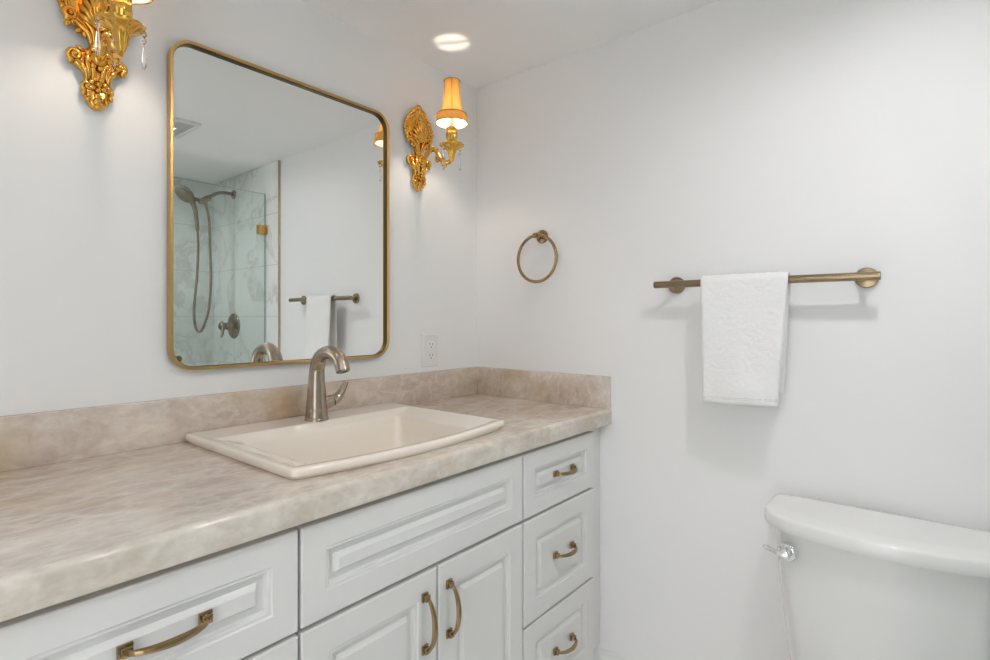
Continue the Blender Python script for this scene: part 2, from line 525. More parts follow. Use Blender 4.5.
ZS = [(.661, .836), (.372, .653), (.105, .364)]
def drawer_unit(x0, x1, dx0, dx1, label, pl_=.110, po_=.006):
    t = thing('drawer_cabinet', label, 'cabinet', ((x0+x1)/2, -.3, 0), 'bathroom vanity base cabinets')
    carcass(t, x0, x1)
    for z0, z1 in ZS:
        dr = finish('drawer', panel_front(BM(), dx0, dx1, z0, z1, .047 if z0 > .6 else .052), M_cab, t, True, 25)
        pull(((dx0+dx1)/2+po_, (z0+z1)/2+.004), dr, False, pl_)
    return t
rt = drawer_unit(-.4735, -.001, -.470, -.090, 'white three drawer cabinet in the corner, beside the towel wall')
bm = BM(); box(bm, -.086, -.001, FRY-.004, FRY, .10, .836)
finish('filler_strip', bm, M_cab, rt, False)
drawer_unit(-1.58, -1.1255, -1.538, -1.1265, 'white drawer cabinet nearest the camera, under the bare left end of the countertop', .122, .0015)
sk = thing('sink_cabinet', 'white cabinet directly under the sink with two doors and a wide false drawer', 'cabinet', (-.79, -.3, 0), 'bathroom vanity base cabinets')
carcass(sk, -1.1245, -.4745)
finish('false_drawer_front', panel_front(BM(), -1.1205, -.476, .662, .836), M_cab, sk, True, 25)
dl = finish('door', panel_front(BM(), -1.1205, -.7945, .105, .653, .056), M_cab, sk, True, 25)
pull((-.8325, .546), dl, True, .131)
dr = finish('door', panel_front(BM(), -.7895, -.476, .105, .653, .056), M_cab, sk, True, 25)
pull((-.7585, .547), dr, True, .131)

# ================================================================ COUNTERTOP
ct = thing('countertop', 'beige quartzite vanity countertop with low splashes along both walls', 'countertop', (-.8, -.3, .85))
def slab_piece(bm, x0, x1, ya, yb, front):
    """cross-section swept along x; front=True gives the eased front edge at y=-.6"""
    if front:
        r, rb = .011, .004
        sec = [(yb, .85), (yb, .90)]
        sec += [(-.6+r-r*math.sin(a), .90-r+r*math.cos(a)) for a in [PI/2*k/6 for k in range(7)]]
        sec += [(-.6+rb-rb*math.cos(a), .85+rb-rb*math.sin(a)) for a in [PI/2*k/3 for k in range(4)]]
    else:
        sec = [(yb, .85), (yb, .90), (ya, .90), (ya, .85)]
    loft(bm, [[(x0, y, z) for y, z in sec], [(x1, y, z) for y, z in sec]])
HX0, HX1, HY0, HY1 = -1.045, -.527, -.135, -.522
bm = BM()
slab_piece(bm, -1.60, HX0, 0, -.001, True); slab_piece(bm, HX1, -.001, 0, -.001, True)
slab_piece(bm, HX0, HX1, 0, HY1, True); slab_piece(bm, HX0, HX1, HY0, -.001, False)
bmesh.ops.remove_doubles(bm, verts=bm.verts[:], dist=1e-5)
finish('slab', bm, M_stone, ct, True, 30)
finish('backsplash', box(BM(), -1.60, -.001, -.0205, -.001, .90, 1.007, .0015), M_stone, ct)
finish('side_splash', box(BM(), -.0205, -.001, -.598, -.0205, .90, 1.007, .0015), M_stone, ct)

# ================================================================ SINK
SC = -.786
def sink_loop(hw, yb, yf, bow, r, z, n=14, m=5):
    """closed loop: back edge, right side, bowed front, left side, with rounded corners"""
    x0, x1 = SC-hw, SC+hw
    pts = []
    def arc(cx, cy, a0):
        for k in range(m+1):
            a = a0+PI/2*k/m
            pts.append((cx+r*math.cos(a), cy+r*math.sin(a)))
    arc(x0+r, yb-r, PI/2)                                # back-left, counter-clockwise
    for k in range(1, n): pts.append((x0, yb-r+(yf+r-(yb-r))*k/n))
    arc(x0+r, yf+r, PI)
    for k in range(1, 2*n): pts.append((x0+r+(x1-x0-2*r)*k/(2*n), yf))
    arc(x1-r, yf+r, 3*PI/2)
    for k in range(1, n): pts.append((x1, yf+r+(yb-r-(yf+r))*k/n))
    arc(x1-r, yb-r, 0)
    for k in range(1, 2*n): pts.append((x1-r-(x1-x0-2*r)*k/(2*n), yb))
    out = []
    for x, y in pts:
        t = (x-SC)/hw
        f = (yb-y)/(yb-yf)
        out.append((x, y-bow*(1-t*t)*max(0, f)**2, z))
    return out
sink = thing('sink', 'biscuit coloured rectangular drop-in sink with a bowed front, set in the countertop', 'sink', (SC, -.28, .9))
bm = BM()
HW, YB_, YF, BOW = .316, -.026, -.519, .036
spec = [(HW-.010, YB_-.010, YF+.010, BOW, .010, .9005), (HW-.006, YB_-.006, YF+.006, BOW, .010, .901), (HW-.006, YB_-.006, YF+.006, BOW, .010, .9055),
        (HW-.001, YB_-.001, YF+.001, BOW, .010, .9065), (HW, YB_, YF, BOW, .010, .908), (HW, YB_, YF, BOW, .010, .917), (HW-.001, YB_-.001, YF+.001, BOW, .010, .920),
        (HW-.0035, YB_-.0035, YF+.0035, BOW, .009, .9218), (HW-.009, YB_-.009, YF+.009, BOW, .0082, .9222), (HW-.010, YB_-.010, YF+.010, BOW, .008, .9222), (HW-.0185, YB_-.112, YF+.019, BOW, .008, .9222), (HW-.0195, YB_-.1165, YF+.020, BOW, .008, .9218),
        (HW-.026, YB_-.121, YF+.024, BOW-.003, .010, .9195), (HW-.070, YB_-.131, YF+.033, BOW-.008, .014, .908), (HW-.076, YB_-.135, YF+.037, BOW-.009, .016, .905),
        (HW-.080, YB_-.139, YF+.041, BOW-.010, .018, .898), (HW-.084, YB_-.144, YF+.048, BOW-.012, .022, .86), (HW-.090, YB_-.152, YF+.060, BOW-.014, .028, .80),
        (HW-.098, YB_-.160, YF+.072, BOW-.016, .040, .782), (HW-.118, YB_-.178, YF+.093, BOW-.018, .05, .772), (.06, -.255, -.355, .0, .045, .764), (.024, -.282, -.328, 0, .0225, .762)]
loft(bm, [sink_loop(*a) for a in spec], False, True)
# underside of the bowl so that it is a solid body
spec2 = [(HW-.010, YB_-.010, YF+.010, BOW, .02, .9005), (HW-.066, YB_-.125, YF+.026, BOW-.009, .02, .899), (HW-.072, YB_-.132, YF+.036, BOW-.012, .02, .80), (HW-.10, YB_-.155, YF+.08, BOW-.016, .04, .755), (.04, -.27, -.34, 0, .03, .748)]
loft(bm, [sink_loop(*a) for a in spec2][::-1], True, False)
bmesh.ops.remove_doubles(bm, verts=bm.verts[:], dist=1e-5)
finish('basin', bm, M_bisc, sink, True, 40)
bm = BM(); lathe(bm, [(.022, 0), (.021, .002), (.016, .003), (.013, .001), (.011, .004), (.004, .006)], (SC, -.305, .7625), (0, 0, 1), 24)
finish('drain', bm, M_nickel, sink)

# ================================================================ FAUCET
FX, FYY, FZ = -.799, -.116, .9218
fa = thing('faucet', 'brushed nickel single-hole faucet with arched spout and side lever, on the sink deck', 'faucet', (FX, FYY, FZ))
bm = BM()
P = [(FX, FYY, FZ+.006, .0305), (FX, FYY, FZ+.030, .0285), (FX, FYY, FZ+.070, .0250), (FX, FYY-.000, FZ+.115, .0215), (FX, FYY-.004, FZ+.146, .0200),
     (FX, FYY-.020, FZ+.173, .0192), (FX, FYY-.048, FZ+.186, .0186), (FX, FYY-.080, FZ+.185, .0182), (FX, FYY-.110, FZ+.169, .0180), (FX, FYY-.124, FZ+.141, .0184)]
pp, rr = smooth_path(P, 7)
tube(bm, pp, rr, 24)
finish('spout', bm, M_nickel, fa, True, 50)
bm = BM(); lathe(bm, [(.0318, 0), (.0318, .005), (.0308, .0065)], (FX, FYY, FZ), (0, 0, 1), 32)
finish('base_ring', bm, M_nickel, fa)
bm = BM(); lathe(bm, [(.0145, 0), (.0145, .003), (.010, .003), (.010, .001)], pp[-1]+Vector((0, 0, .001)), (pp[-1]-pp[-2]), 20)
finish('aerator', bm, mat('aerator_grey', (.25, .24, .22), .4, .8), fa)
bm = BM()
q, r_ = smooth_path([(FX+.005, FYY, FZ+.040, .024), (FX+.026, FYY, FZ+.043, .0195), (FX+.042, FYY, FZ+.046, .0180), (FX+.046, FYY, FZ+.0465, .0178)], 5)
tube(bm, q, r_, 20)
finish('handle_hub', bm, M_nickel, fa, True, 50)
bm = BM(); lathe(bm, [(.0165, 0), (.0165, .003)], (FX+.046, FYY, FZ+.0465), (1, 0, .06), 20)
finish('gap_ring', bm, M_dark, fa)
bm = BM()
q, r_ = smooth_path([(FX+.049, FYY, FZ+.047, .0178), (FX+.060, FYY, FZ+.051, .0165), (FX+.072, FYY-.002, FZ+.062, .0135), (FX+.082, FYY-.004, FZ+.080, .0112), (FX+.089, FYY-.006, FZ+.096, .0092), (FX+.0905, FYY-.006, FZ+.100, .004)], 6)
tube(bm, q, r_, 18, squash=(1, .9))
finish('lever_handle', bm, M_nickel, fa, True, 50)

# ================================================================ WALL MIRROR
MX0, MX1, MZ0, MZ1, MR = -1.131, -.467, 1.073, 1.882, .056
def rrect(x0, x1, z0, z1, r, y, m=10):
    o = []
    for cx, cz, a0 in ((x1-r, z1-r, 0), (x0+r, z1-r, PI/2), (x0+r, z0+r, PI), (x1-r, z0+r, 3*PI/2)):
        for k in range(m+1):
            a = a0+PI/2*k/m
            o.append((cx+r*math.cos(a), y, cz+r*math.sin(a)))
    return o
def inset_loop(i, y): return rrect(MX0+i, MX1-i, MZ0+i, MZ1-i, MR-i, y)
mi = thing('wall_mirror', 'rectangular wall mirror with rounded corners and a thin gold frame above the sink', 'mirror', ((MX0+MX1)/2, -.001, MZ0))
bm = BM()
loft(bm, [inset_loop(i, y) for i, y in ((.0, -.001), (0, -.022), (.001, -.023), (.0065, -.023), (.0075, -.022), (.0075, -.0175), (.0065, -.001))], False, False)
fr0 = finish('frame', bm, M_frame, mi, True, 40)
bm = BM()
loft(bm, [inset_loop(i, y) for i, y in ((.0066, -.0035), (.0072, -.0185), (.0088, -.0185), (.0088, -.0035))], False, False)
finish('shadow_lip', bm, mat('lip_shadow', (.10, .065, .025), .35, 1), fr0, True, 40)  # dark strip standing in for the shadow line inside the frame
bm = BM()
loft(bm, [inset_loop(.0068, -.002), inset_loop(.0068, -.0095)])
finish('mirror_glass', bm, M_mirror, mi, False)

# ================================================================ WALL OUTLET
ou = thing('wall_outlet', 'white duplex wall outlet just above the backsplash, right of the mirror', 'outlet', (-.262, 0, 1.085))
ox, oz = -.262, 1.084
bm = BM()
loft(bm, [rrect(ox-.041, ox+.041, oz-.060, oz+.060, .004, -.0002, 4), rrect(ox-.041, ox+.041, oz-.060, oz+.060, .004, -.003, 4), rrect(ox-.0375, ox+.0375, oz-.0565, oz+.0565, .003, -.0062, 4)])
finish('cover_plate', bm, M_white_plastic, ou)
for s in (-1, 1):
    bm = BM()
    cz = oz+s*.0195
    lp = []
    for y, k in ((-.006, 1), (-.008, 1), (-.0085, .94)):
        lp.append([(ox+.0165*k*max(-1, min(1, 1.25*math.cos(a))), y, cz+.0145*k*max(-1, min(1, 1.15*math.sin(a)))) for a in [2*PI*i/32 for i in range(32)]])
    loft(bm, lp)
    rc = finish('receptacle', bm, mat('outlet_face', (.84, .84, .83), .3), ou)
    bm = BM()
    box(bm, ox-.0075, ox-.0055, -.0088, -.0080, cz-.001, cz+.008); box(bm, ox+.0055, ox+.0075, -.0088, -.0080, cz-.001, cz+.007)
    lathe(bm, [(.0026, 0), (.0026, .0008)], (ox, -.0080, cz-.0075), (0, -1, 0), 12)
    finish('slot', bm, M_dark, rc, False)
bm = BM(); lathe(bm, [(.003, 0), (.0028, .001)], (ox, -.0062, oz), (0, -1, 0), 12)
finish('screw', bm, M_white_plastic, ou)

# ================================================================ GILDED SCONCES
# local frame: u = x to the right, o = out of the wall (-y), v = up from the tip
HALF = [(0, 0), (.010, .004), (.018, .016), (.026, .036), (.023, .050), (.021, .064), (.027, .078), (.040, .088), (.050, .100), (.050, .113), (.041, .123),
        (.022, .128), (.014, .136), (.016, .150), (.026, .163), (.043, .176), (.057, .186), (.062, .203), (.065, .222), (.058, .240), (.046, .258), (.033, .272), (.020, .285), (.009, .294), (0, .299)]
def make_sconce(label, loc):
    t = thing('wall_sconce', label, 'wall lamp', loc, 'gilded wall sconces')
    def W(u, o, v): return Vector((loc[0]+u, loc[1]-o, loc[2]+v))
    bm = BM()
    right, _ = smooth_path([(a, 0, b) for a, b in HALF], 3)
    out = [(p.x, p.z) for p in right] + [(-p.x, p.z) for p in right[-2:0:-1]]
    def ring(k, o):
        r = []
        for u, v in out:
            cv = .215 if v > .15 else (.105 if v > .08 else .05)
            r.append(W(u*k, o, v+(cv-v)*(1-k)*.35))
        return r
    loft(bm, [ring(1, 0.0005), ring(1, .006), ring(.90, .011), ring(.72, .014), ring(.5, .015)])
    # scalloped beads and little leaves along the upper oval
    edge = [p for p in right if p.z > .158]
    for i, p in enumerate(edge[::2]):
        for s in (-1, 1):
            r = .0062+.0022*(i % 3 == 0)
            blob(bm, W(s*p.x*.98, .010, p.z), (r, r*1.05, r*1.15), None, 8, 6)
    for s in (-1, 1):      # inner rope border
        q = [W(s*p.x*.78, .014, .215+(p.z-.215)*.80) for p in edge]
        tube(bm, q, [.0032]*len(q), 8)
    # radiating flutes of the shell and the central cartouche
    for k in range(-4, 5):
        a = k*.30
        p0 = (0, .018, .172); L_ = .095-.008*abs(k)
        pts = [W(math.sin(a)*L_*f*.62, .014+.011*math.sin(PI*f), p0[2]+math.cos(a)*L_*f) for f in (0, .2, .4, .6, .8, 1)]
        tube(bm, pts, [.002, .0042, .0055, .006, .0055, .002], 8)
    blob(bm, W(0, .021, .222), (.017, .009, .027), None, 14, 10)
    blob(bm, W(0, .028, .222), (.010, .006, .018), None, 12, 8)
    for k in range(14):
        a = 2*PI*k/14
        blob(bm, W(.021*math.cos(a), .020, .222+.032*math.sin(a)), .0042, None, 7, 5)
    # top crest
    for s in (-1, 0, 1):
        blob(bm, W(s*.013, .013, .283-.006*abs(s)), (.006, .007, .011), Matrix.Rotation(-s*.5, 4, 'Y'), 8, 6)
    def scroll(u, v, r0, turns, a0, sgn, o=.013, w0=.0062, w1=.003):
        pts, rad = [], []
        n = int(18*turns)
        for i in range(n+1):
            f = i/n
            a = a0+sgn*2*PI*turns*f
            r = r0*(1-.80*f)
            pts.append(W(u+r*math.cos(a), o+.008*f, v+r*math.sin(a)))
            rad.append(w0+(w1-w0)*f)
        tube(bm, pts, rad, 8)
        blob(bm, W(u, o+.009, v), r0*.32, None, 8, 6)
    for s in (-1, 1):
        f = 0 if s > 0 else PI
        scroll(s*.040, .106, .0125, 1.4, f-s*1.2, s)                    # wings
        scroll(s*.018, .046, .0095, 1.3, f-s*1.2, s, .012, .005, .0025)   # lower volutes
        scroll(s*.047, .190, .013, 1.3, f+s*2.2, -s, .012, .006, .003)  # foot of the oval
        # ribs that sweep from the waist to the volutes and up to the oval
        for (a, b, c, d_) in (((.012, .128), (.020, .100), (.016, .075), (.022, .052)), ((.006, .120), (.010, .098), (.008, .070), (.010, .040)),
                              ((.012, .140), (.018, .158), (.032, .170), (.045, .180)), ((.006, .142), (.010, .165), (.022, .182), (.034, .200)),
                              ((.036, .096), (.027, .084), (.020, .070), (.021, .055))):
            q, r_ = smooth_path([(*W(s*a[0], .016, a[1]), .0035), (*W(s*b[0], .020, b[1]), .0052), (*W(s*c[0], .018, c[1]), .005), (*W(s*d_[0], .014, d_[1]), .0028)], 5)
            tube(bm, q, r_, 8)
        # acanthus tips
        for (u, v, ru, rv, rot) in ((.030, .122, .010, .005, .5), (.046, .092, .006, .008, .6), (.024, .032, .005, .009, .3), (.016, .020, .005, .008, .4), (.020, .066, .005, .008, -.3), (.052, .168, .006, .008, .9), (.034, .160, .006, .008, .8)):
            blob(bm, W(s*u, .013, v), (ru, .007, rv), Matrix.Rotation(-s*rot, 4, 'Y'), 8, 6)
    # pendant bud
    for v, r in ((.006, .007), (.017, .009), (.029, .008)): blob(bm, W(0, .014, v), (r, .008, r*1.1), None, 10, 7)
    for k in range(7):
        a = 2*PI*k/7+.2
        blob(bm, W(.012*math.cos(a), .022, .052+.012*math.sin(a)), (.0055, .004, .0055), None, 8, 6)
    blob(bm, W(0, .026, .052), .006, None, 8, 6)
    # boss with petals that carries the arm
    blob(bm, W(0, .022, .108), (.016, .014, .017), None, 14, 10)
    for k in range(9):
        a = 2*PI*k/9
        blob(bm, W(.019*math.cos(a), .022, .108+.020*math.sin(a)), (.0065, .006, .0065), None, 8, 6)
    finish('backplate', bm, M_gold, t, True, 50)

    O = .174                                  # candle axis out from the wall
    bm = BM()
    q, r_ = smooth_path([(*W(0, .022, .105), .009), (*W(0, .045, .114), .008), (*W(0, .066, .130), .0075), (*W(0, .090, .132), .0072), (*W(0, .108, .114), .007),
                         (*W(0, .122, .092), .0075), (*W(0, .142, .078), .0078), (*W(0, .162, .076), .0075), (*W(0, O, .084), .0065)], 6)
    tube(bm, q, r_, 12)
    for i, (o, v) in enumerate(((.050, .122), (.076, .140), (.098, .132), (.114, .096), (.132, .076))):   # leaf curls on the arm
        blob(bm, W(0, o, v), (.009, .010, .006), Matrix.Rotation(.7*(i-2), 4, 'X'), 8, 6)
    q, r_ = smooth_path([(*W(0, .106, .114), .005), (*W(0, .098, .100), .0045), (*W(0, .104, .088), .004), (*W(0, .112, .090), .003)], 5)
    tube(bm, q, r_, 8)
    blob(bm, W(0, .144, .067), (.006, .006, .007), None, 8, 6)
    finish('arm', bm, M_gold, t, True, 50)
    bm = BM()
    fl = lambda a, k: .045*math.cos(12*a)*(1 if k > 2 else .4)
    lathe(bm, [(.006, .084), (.0095, .094), (.013, .110), (.017, .124), (.031, .131), (.041, .138), (.0415, .140), (.030, .136), (.014, .133), (.006, .133)], W(0, O, -.008), (0, 0, 1), 60, wave=fl)
    finish('drip_pan', bm, M_gold, t, True, 50)
    bm = BM()
    lathe(bm, [(.009, .133), (.014, .139), (.010, .147), (.0155, .156), (.0185, .170), (.0175, .182), (.0135, .188), (.019, .196), (.0185, .199), (.010, .199)], W(0, O, -.010), (0, 0, 1), 40,
          wave=lambda a, k: .07*math.cos(8*a) if 2 < k < 8 else 0)
    finish('candle_cup', bm, M_gold, t, True, 50)
    bm = BM(); lathe(bm, [(.0095, .185), (.0095, .228), (.006, .230)], W(0, O, 0), (0, 0, 1), 20)
    finish('candle_sleeve', bm, mat('ivory_sleeve', (.85, .78, .62), .4), t)
    return t, W, O

def sconce_shade(t, W, O, du=0.0, tilt=0.0):
    """bulb + silk bell shade, optionally leaning by tilt about y"""
    piv = W(0, O, .215)
    R = Matrix.Translation(piv) @ Matrix.Rotation(tilt, 4, 'Y') @ Matrix.Translation(-piv)
    def put(bm): bmesh.ops.transform(bm, matrix=R, verts=bm.verts[:])
    bm = BM()
    lathe(bm, [(.004, .229), (.008, .236), (.0105, .246), (.009, .258), (.005, .268), (.0015, .276)], W(0, O, 0), (0, 0, 1), 16)
    put(bm)
    finish('bulb', bm, M_bulb, t)
    # bell outline (radius, height); lower skirt stands proud
    bell = [(.0470, .229), (.0412, .237), (.0365, .248), (.0326, .262), (.0298, .280), (.0280, .300), (.0270, .322), (.0267, .346)]
    rip = lambda a, k: -.035*0*a
    bm = BM(); lathe(bm, bell, W(0, O, 0), (0, 0, 1), 64, False, False, rip); put(bm)
    sh = finish('lamp_shade', bm, M_shade, t, True, 60)
    bm = BM(); lathe(bm, [(r-.0022, h) for r, h in bell], W(0, O, 0), (0, 0, 1), 64, False, False, rip)
    lathe(bm, [(.0510, .204), (.0475, .2305)], W(0, O, 0), (0, 0, 1), 64, False, False); put(bm)
    finish('shade_lining', bm, M_lining, sh, True, 60)
    bm = BM(); lathe(bm, [(.0540, .202), (.0538, .207), (.0500, .231), (.0490, .234), (.0460, .234)], W(0, O, 0), (0, 0, 1), 64, False, False); put(bm)
    finish('shade_skirt', bm, M_skirt, sh, True, 60)
    bm = BM()
    for r, h, tr in ((.0542, .203, .0016), (.0497, .233, .0015), (.0270, .3465, .0017)):
        tube(bm, [W(r*math.cos(2*PI*i/48), O+r*math.sin(2*PI*i/48), h) for i in range(48)], tr, 8, True)
    for k in range(6):
        a = 2*PI*k/6+2.37
        tube(bm, [W(r*1.005*math.cos(a), O+r*1.005*math.sin(a), h) for r, h in bell], .0012, 6)
    put(bm)
    finish('shade_braid', bm, M_braid, sh, True, 60)
    bm = BM()       # wire spider and bulb clip
    for a in (PI/4+.35,):
        tube(bm, [W(-.0265*math.cos(a), O-.0265*math.sin(a), .342), W(0, O, .342), W(.0265*math.cos(a), O+.0265*math.sin(a), .342)], .0028, 8)
    for s in (-1, 1):
        q, _ = smooth_path([W(0, O, .342), W(s*.008, O, .322), W(s*.013, O, .277), W(s*.012, O, .247), W(s*.006, O, .234)], 4)
        tube(bm, q, .0008, 6)
    put(bm)
    finish('shade_clip', bm, M_gold, sh)

def crystals(t, W, O, angs):
    for a in angs:
        cu, co = .0395*math.cos(a), O+.0395*math.sin(a)
        bm = BM()
        def gem(v0, prof, n=8):
            lathe(bm, [(r, h) for r, h in prof], W(cu, co, v0), (0, 0, -1), n)
        gem(.134, [(.0008, 0), (.0045, .004), (.0055, .007), (.0045, .010), (.0008, .014)])
        gem(.120, [(.0008, 0), (.0045, .004), (.0055, .007), (.0045, .010), (.0008, .014)])
        gem(.106, [(.0006, 0), (.0024, .006), (.0042, .024), (.0054, .036), (.0042, .045), (.0010, .053)], 6)
        finish('crystal_drop', bm, M_crystal, t, False)

t1, W1, O1 = make_sconce('gilded rococo wall sconce with amber shade, between the mirror and the corner', (-.3255, -.0005, 1.654))
sconce_shade(t1, W1, O1)
crystals(t1, W1, O1, [0, PI, -PI/2])
t2, W2, O2 = make_sconce('gilded rococo wall sconce left of the mirror, its top cut off by the picture edge', (-1.272, -.0005, 1.657))
sconce_shade(t2, W2, O2, tilt=.0)
crystals(t2, W2, O2, [0, PI, -PI/2])

# ================================================================ TOWEL RING
RY, RZ, RS = -.322, 1.500, .045
tr = thing('towel_ring', 'brass towel ring on the right wall near the corner, hanging empty', 'towel ring', (0, RY, RZ))
bm = BM(); lathe(bm, [(.0245, .0003), (.0245, .006), (.0225, .0085), (.010, .011)], (0, RY, RZ), (-1, 0, 0), 32)
finish('flange', bm, M_ring, tr)
bm = BM(); lathe(bm, [(.0085, .009), (.0085, RS-.004)], (0, RY, RZ), (-1, 0, 0), 20); lathe(bm, [(.0085, -.009), (.0098, -.007), (.0098, .007), (.0085, .009)], (-RS, RY, RZ), (0, 1, 0), 20)
finish('post', bm, M_ring, tr)
bm = BM(); rr_ = .0835
tube(bm, [(-RS, RY-.004+rr_*math.sin(2*PI*i/64), RZ-rr_+rr_*math.cos(2*PI*i/64)) for i in range(64)], .0056, 12, True)
finish('ring', bm, M_ring, tr)

# ================================================================ TOWEL BAR
BS, BZ = .066, 1.302
tb = thing('towel_bar', 'champagne bronze straight towel bar on the right wall above the toilet', 'towel bar', (0, -1.055, BZ))
bm = BM(); lathe(bm, [(.0096, 0), (.0104, .001), (.0104, .556), (.0096, .557)], (-BS, -.775, BZ), (0, -1, 0), 24)
finish('bar', bm, M_bronze, tb)
for y in (-.820, -1.299):
    bm = BM(); lathe(bm, [(.0255, .0003), (.0255, .007), (.0235, .0095), (.011, .0115)], (0, y, BZ), (-1, 0, 0), 32)
    finish('flange', bm, M_bronze, tb)
    bm = BM(); lathe(bm, [(.009, .010), (.009, BS-.004)], (0, y, BZ), (-1, 0, 0), 20)
    finish('post', bm, M_bronze, tb)

# ================================================================ HAND TOWEL
tw = thing('hand_towel', 'white terry hand towel draped over the towel bar', 'towel', (-BS, -1.03, .97))
def towel_mesh():
    bm = BM()
    nu, nv = 60, 150
    R0 = .0165
    Zb, Zf = 1.00, .965                         # back and front hems
    Lb, arc, Lf = BZ-Zb, PI*R0, BZ-Zf
    tot = Lb+arc+Lf
    rows_o, rows_i = [], []
    th = .0085
    def P(u, s, off):
        y = -.918-.221*u
        if s < Lb:
            x, z, nx, nz = -BS+R0, Zb+s, 1, 0
            d = BZ-z
            x = min(x+.0, -.010)-.0
        elif s < Lb+arc:
            a = (s-Lb)/R0
            x, z, nx, nz = -BS+R0*math.cos(a), BZ+R0*math.sin(a), math.cos(a), math.sin(a)
            d = 0
        else:
            d = s-Lb-arc
            x, z, nx, nz = -BS-R0, BZ-d, -1, 0
        if s > Lb+arc:
            k = d/Lf
            wob = .0045*math.sin(u*7.0+.6)*k+.004*math.sin(u*13+k*3)*k
            wob += .008*math.exp(-((u-.62)/.16)**2-((k-.88)/.10)**2)
            x += -wob-.004*k-.026*k*k*math.exp(-((u-.62)/.36)**2)
            # sides draw in towards the hem, and the hem runs slightly out of level
            y = -.918-.221*u-.010*k*(1-u)+.020*k*u
            z += .009*u*k
        elif s < Lb:
            k = d/Lb
            x += .006*math.sin(u*6+1)*k
            y = -.923-.216*u+.016*k*u
        x += off*nx; z += off*nz
        return (x, y, z)
    def edge(u):     # thickness rounds off at the side edges
        e = min(u, 1-u)*nu
        return min(1, (.35+e*.45))
    lo, li = [], []
    for j in range(nv+1):
        s = tot*j/nv
        hem = min(j, nv-j)
        f = .45 if hem == 0 else 1
        terr = (lambda: random.uniform(-.0012, .0012))
        lo.append([P(i/nu, s, th/2*edge(i/nu)*f*(1.15 if hem in (2, 3, 4) else 1)+terr()) for i in range(nu+1)])
        li.append([P(i/nu, s, -th/2*edge(i/nu)*f) for i in range(nu+1)])
    A = [[bm.verts.new(p) for p in r] for r in lo]
    B = [[bm.verts.new(p) for p in r] for r in li]
    for j in range(nv):
        for i in range(nu):
            bm.faces.new((A[j][i], A[j][i+1], A[j+1][i+1], A[j+1][i]))
            bm.faces.new((B[j][i], B[j+1][i], B[j+1][i+1], B[j][i+1]))
        bm.faces.new((A[j][0], A[j+1][0], B[j+1][0], B[j][0]))
        bm.faces.new((A[j][nu], B[j][nu], B[j+1][nu], A[j+1][nu]))
    for i in range(nu):
        bm.faces.new((A[0][i], B[0][i], B[0][i+1], A[0][i+1]))
        bm.faces.new((A[nv][i], A[nv][i+1], B[nv][i+1], B[nv][i]))
    return bm, P, Lb+arc, Lf
bm, TP, S0, LF = towel_mesh()
to = finish('terry_body', bm, M_terry, tw, True, 80)
bm = BM()
for dz in (.014, .018):
    tube(bm, [TP(i/40, S0+LF-dz, .0048) for i in range(41)], .0011, 6)
finish('hem_stitching', bm, mat('hem_thread', (.80, .80, .79), .8), tw)

# ================================================================ TOILET
TY = -1.334
to_ = thing('toilet', 'white toilet with bow-fronted tank against the right wall, under the towel bar', 'toilet', (-.25, TY, 0))
def dloop(hw, xb, xf, bow, r, z, m=6, n=24):
    """plan outline: straight back at x=xb, sides, bowed front (ends at xf, apex xf-bow)"""
    pts = []
    def arc(cx, cy, a0, rr):
        for k in range(m+1):
            a = a0+PI/2*k/m
            pts.append((cx+rr*math.cos(a), cy+rr*math.sin(a)))
    rb = .028
    arc(xb-rb, TY+hw-rb, 0, rb)
    arc(xf+r, TY+hw-r, PI/2, r)
    for k in range(1, n): pts.append((xf, TY+hw-r-2*(hw-r)*k/n))
    arc(xf+r, TY-hw+r, PI, r)
    arc(xb-rb, TY-hw+rb, 3*PI/2, rb)
    out = []
    for x, y in pts:
        t = (y-TY)/hw
        f = max(0, (xb-x)/(xb-xf))
        out.append((x-bow*(1-t*t)*f, y, z))
    return out
bm = BM()
tk = []
for z, hw, xf, bow in ((.355, .170, -.165, .045), (.365, .180, -.176, .048), (.41, .186, -.178, .050), (.52, .197, -.180, .052), (.62, .206, -.182, .053), (.700, .212, -.183, .054)):
    tk.append(dloop(hw, -.026, xf, bow, .035, z))
loft(bm, tk)
finish('tank', bm, M_porc, to_, True, 40)
bm = BM()
loft(bm, [dloop(.2375-i, -.018-k, -.1955+i, .060, max(.060-i, .02), z) for i, k, z in ((.006, .002, .6975), (.001, 0, .6985), (0, 0, .701), (.001, 0, .724), (.0025, .001, .7275), (.006, .004, .7300), (.014, .010, .7325), (.026, .018, .7345), (.036, .026, .7358), (.044, .032, .7364))])
finish('tank_lid', bm, M_porc, to_, True, 40)
# flush lever
hy, hz, hx = -1.163, .650, -.2135
le = None
bm = BM(); lathe(bm, [(.0215, -.012), (.0215, .004), (.0195, .0065), (.008, .008), (.008, .016), (.0125, .018), (.0125, .026), (.010, .028)], (hx, hy, hz), (-1, .22, 0), 28)
le = finish('flush_lever', bm, M_chrome, to_, True, 40)
bm = BM()
q, r_ = smooth_path([(hx-.022, hy+.002, hz, .0085), (hx-.024, hy+.014, hz+.001, .0068), (hx-.022, hy+.028, hz+.003, .0058), (hx-.016, hy+.042, hz+.006, .0062), (hx-.013, hy+.050, hz+.007, .0035)], 5)
tube(bm, q, r_, 14)
finish('lever_arm', bm, M_chrome, le, True, 50)
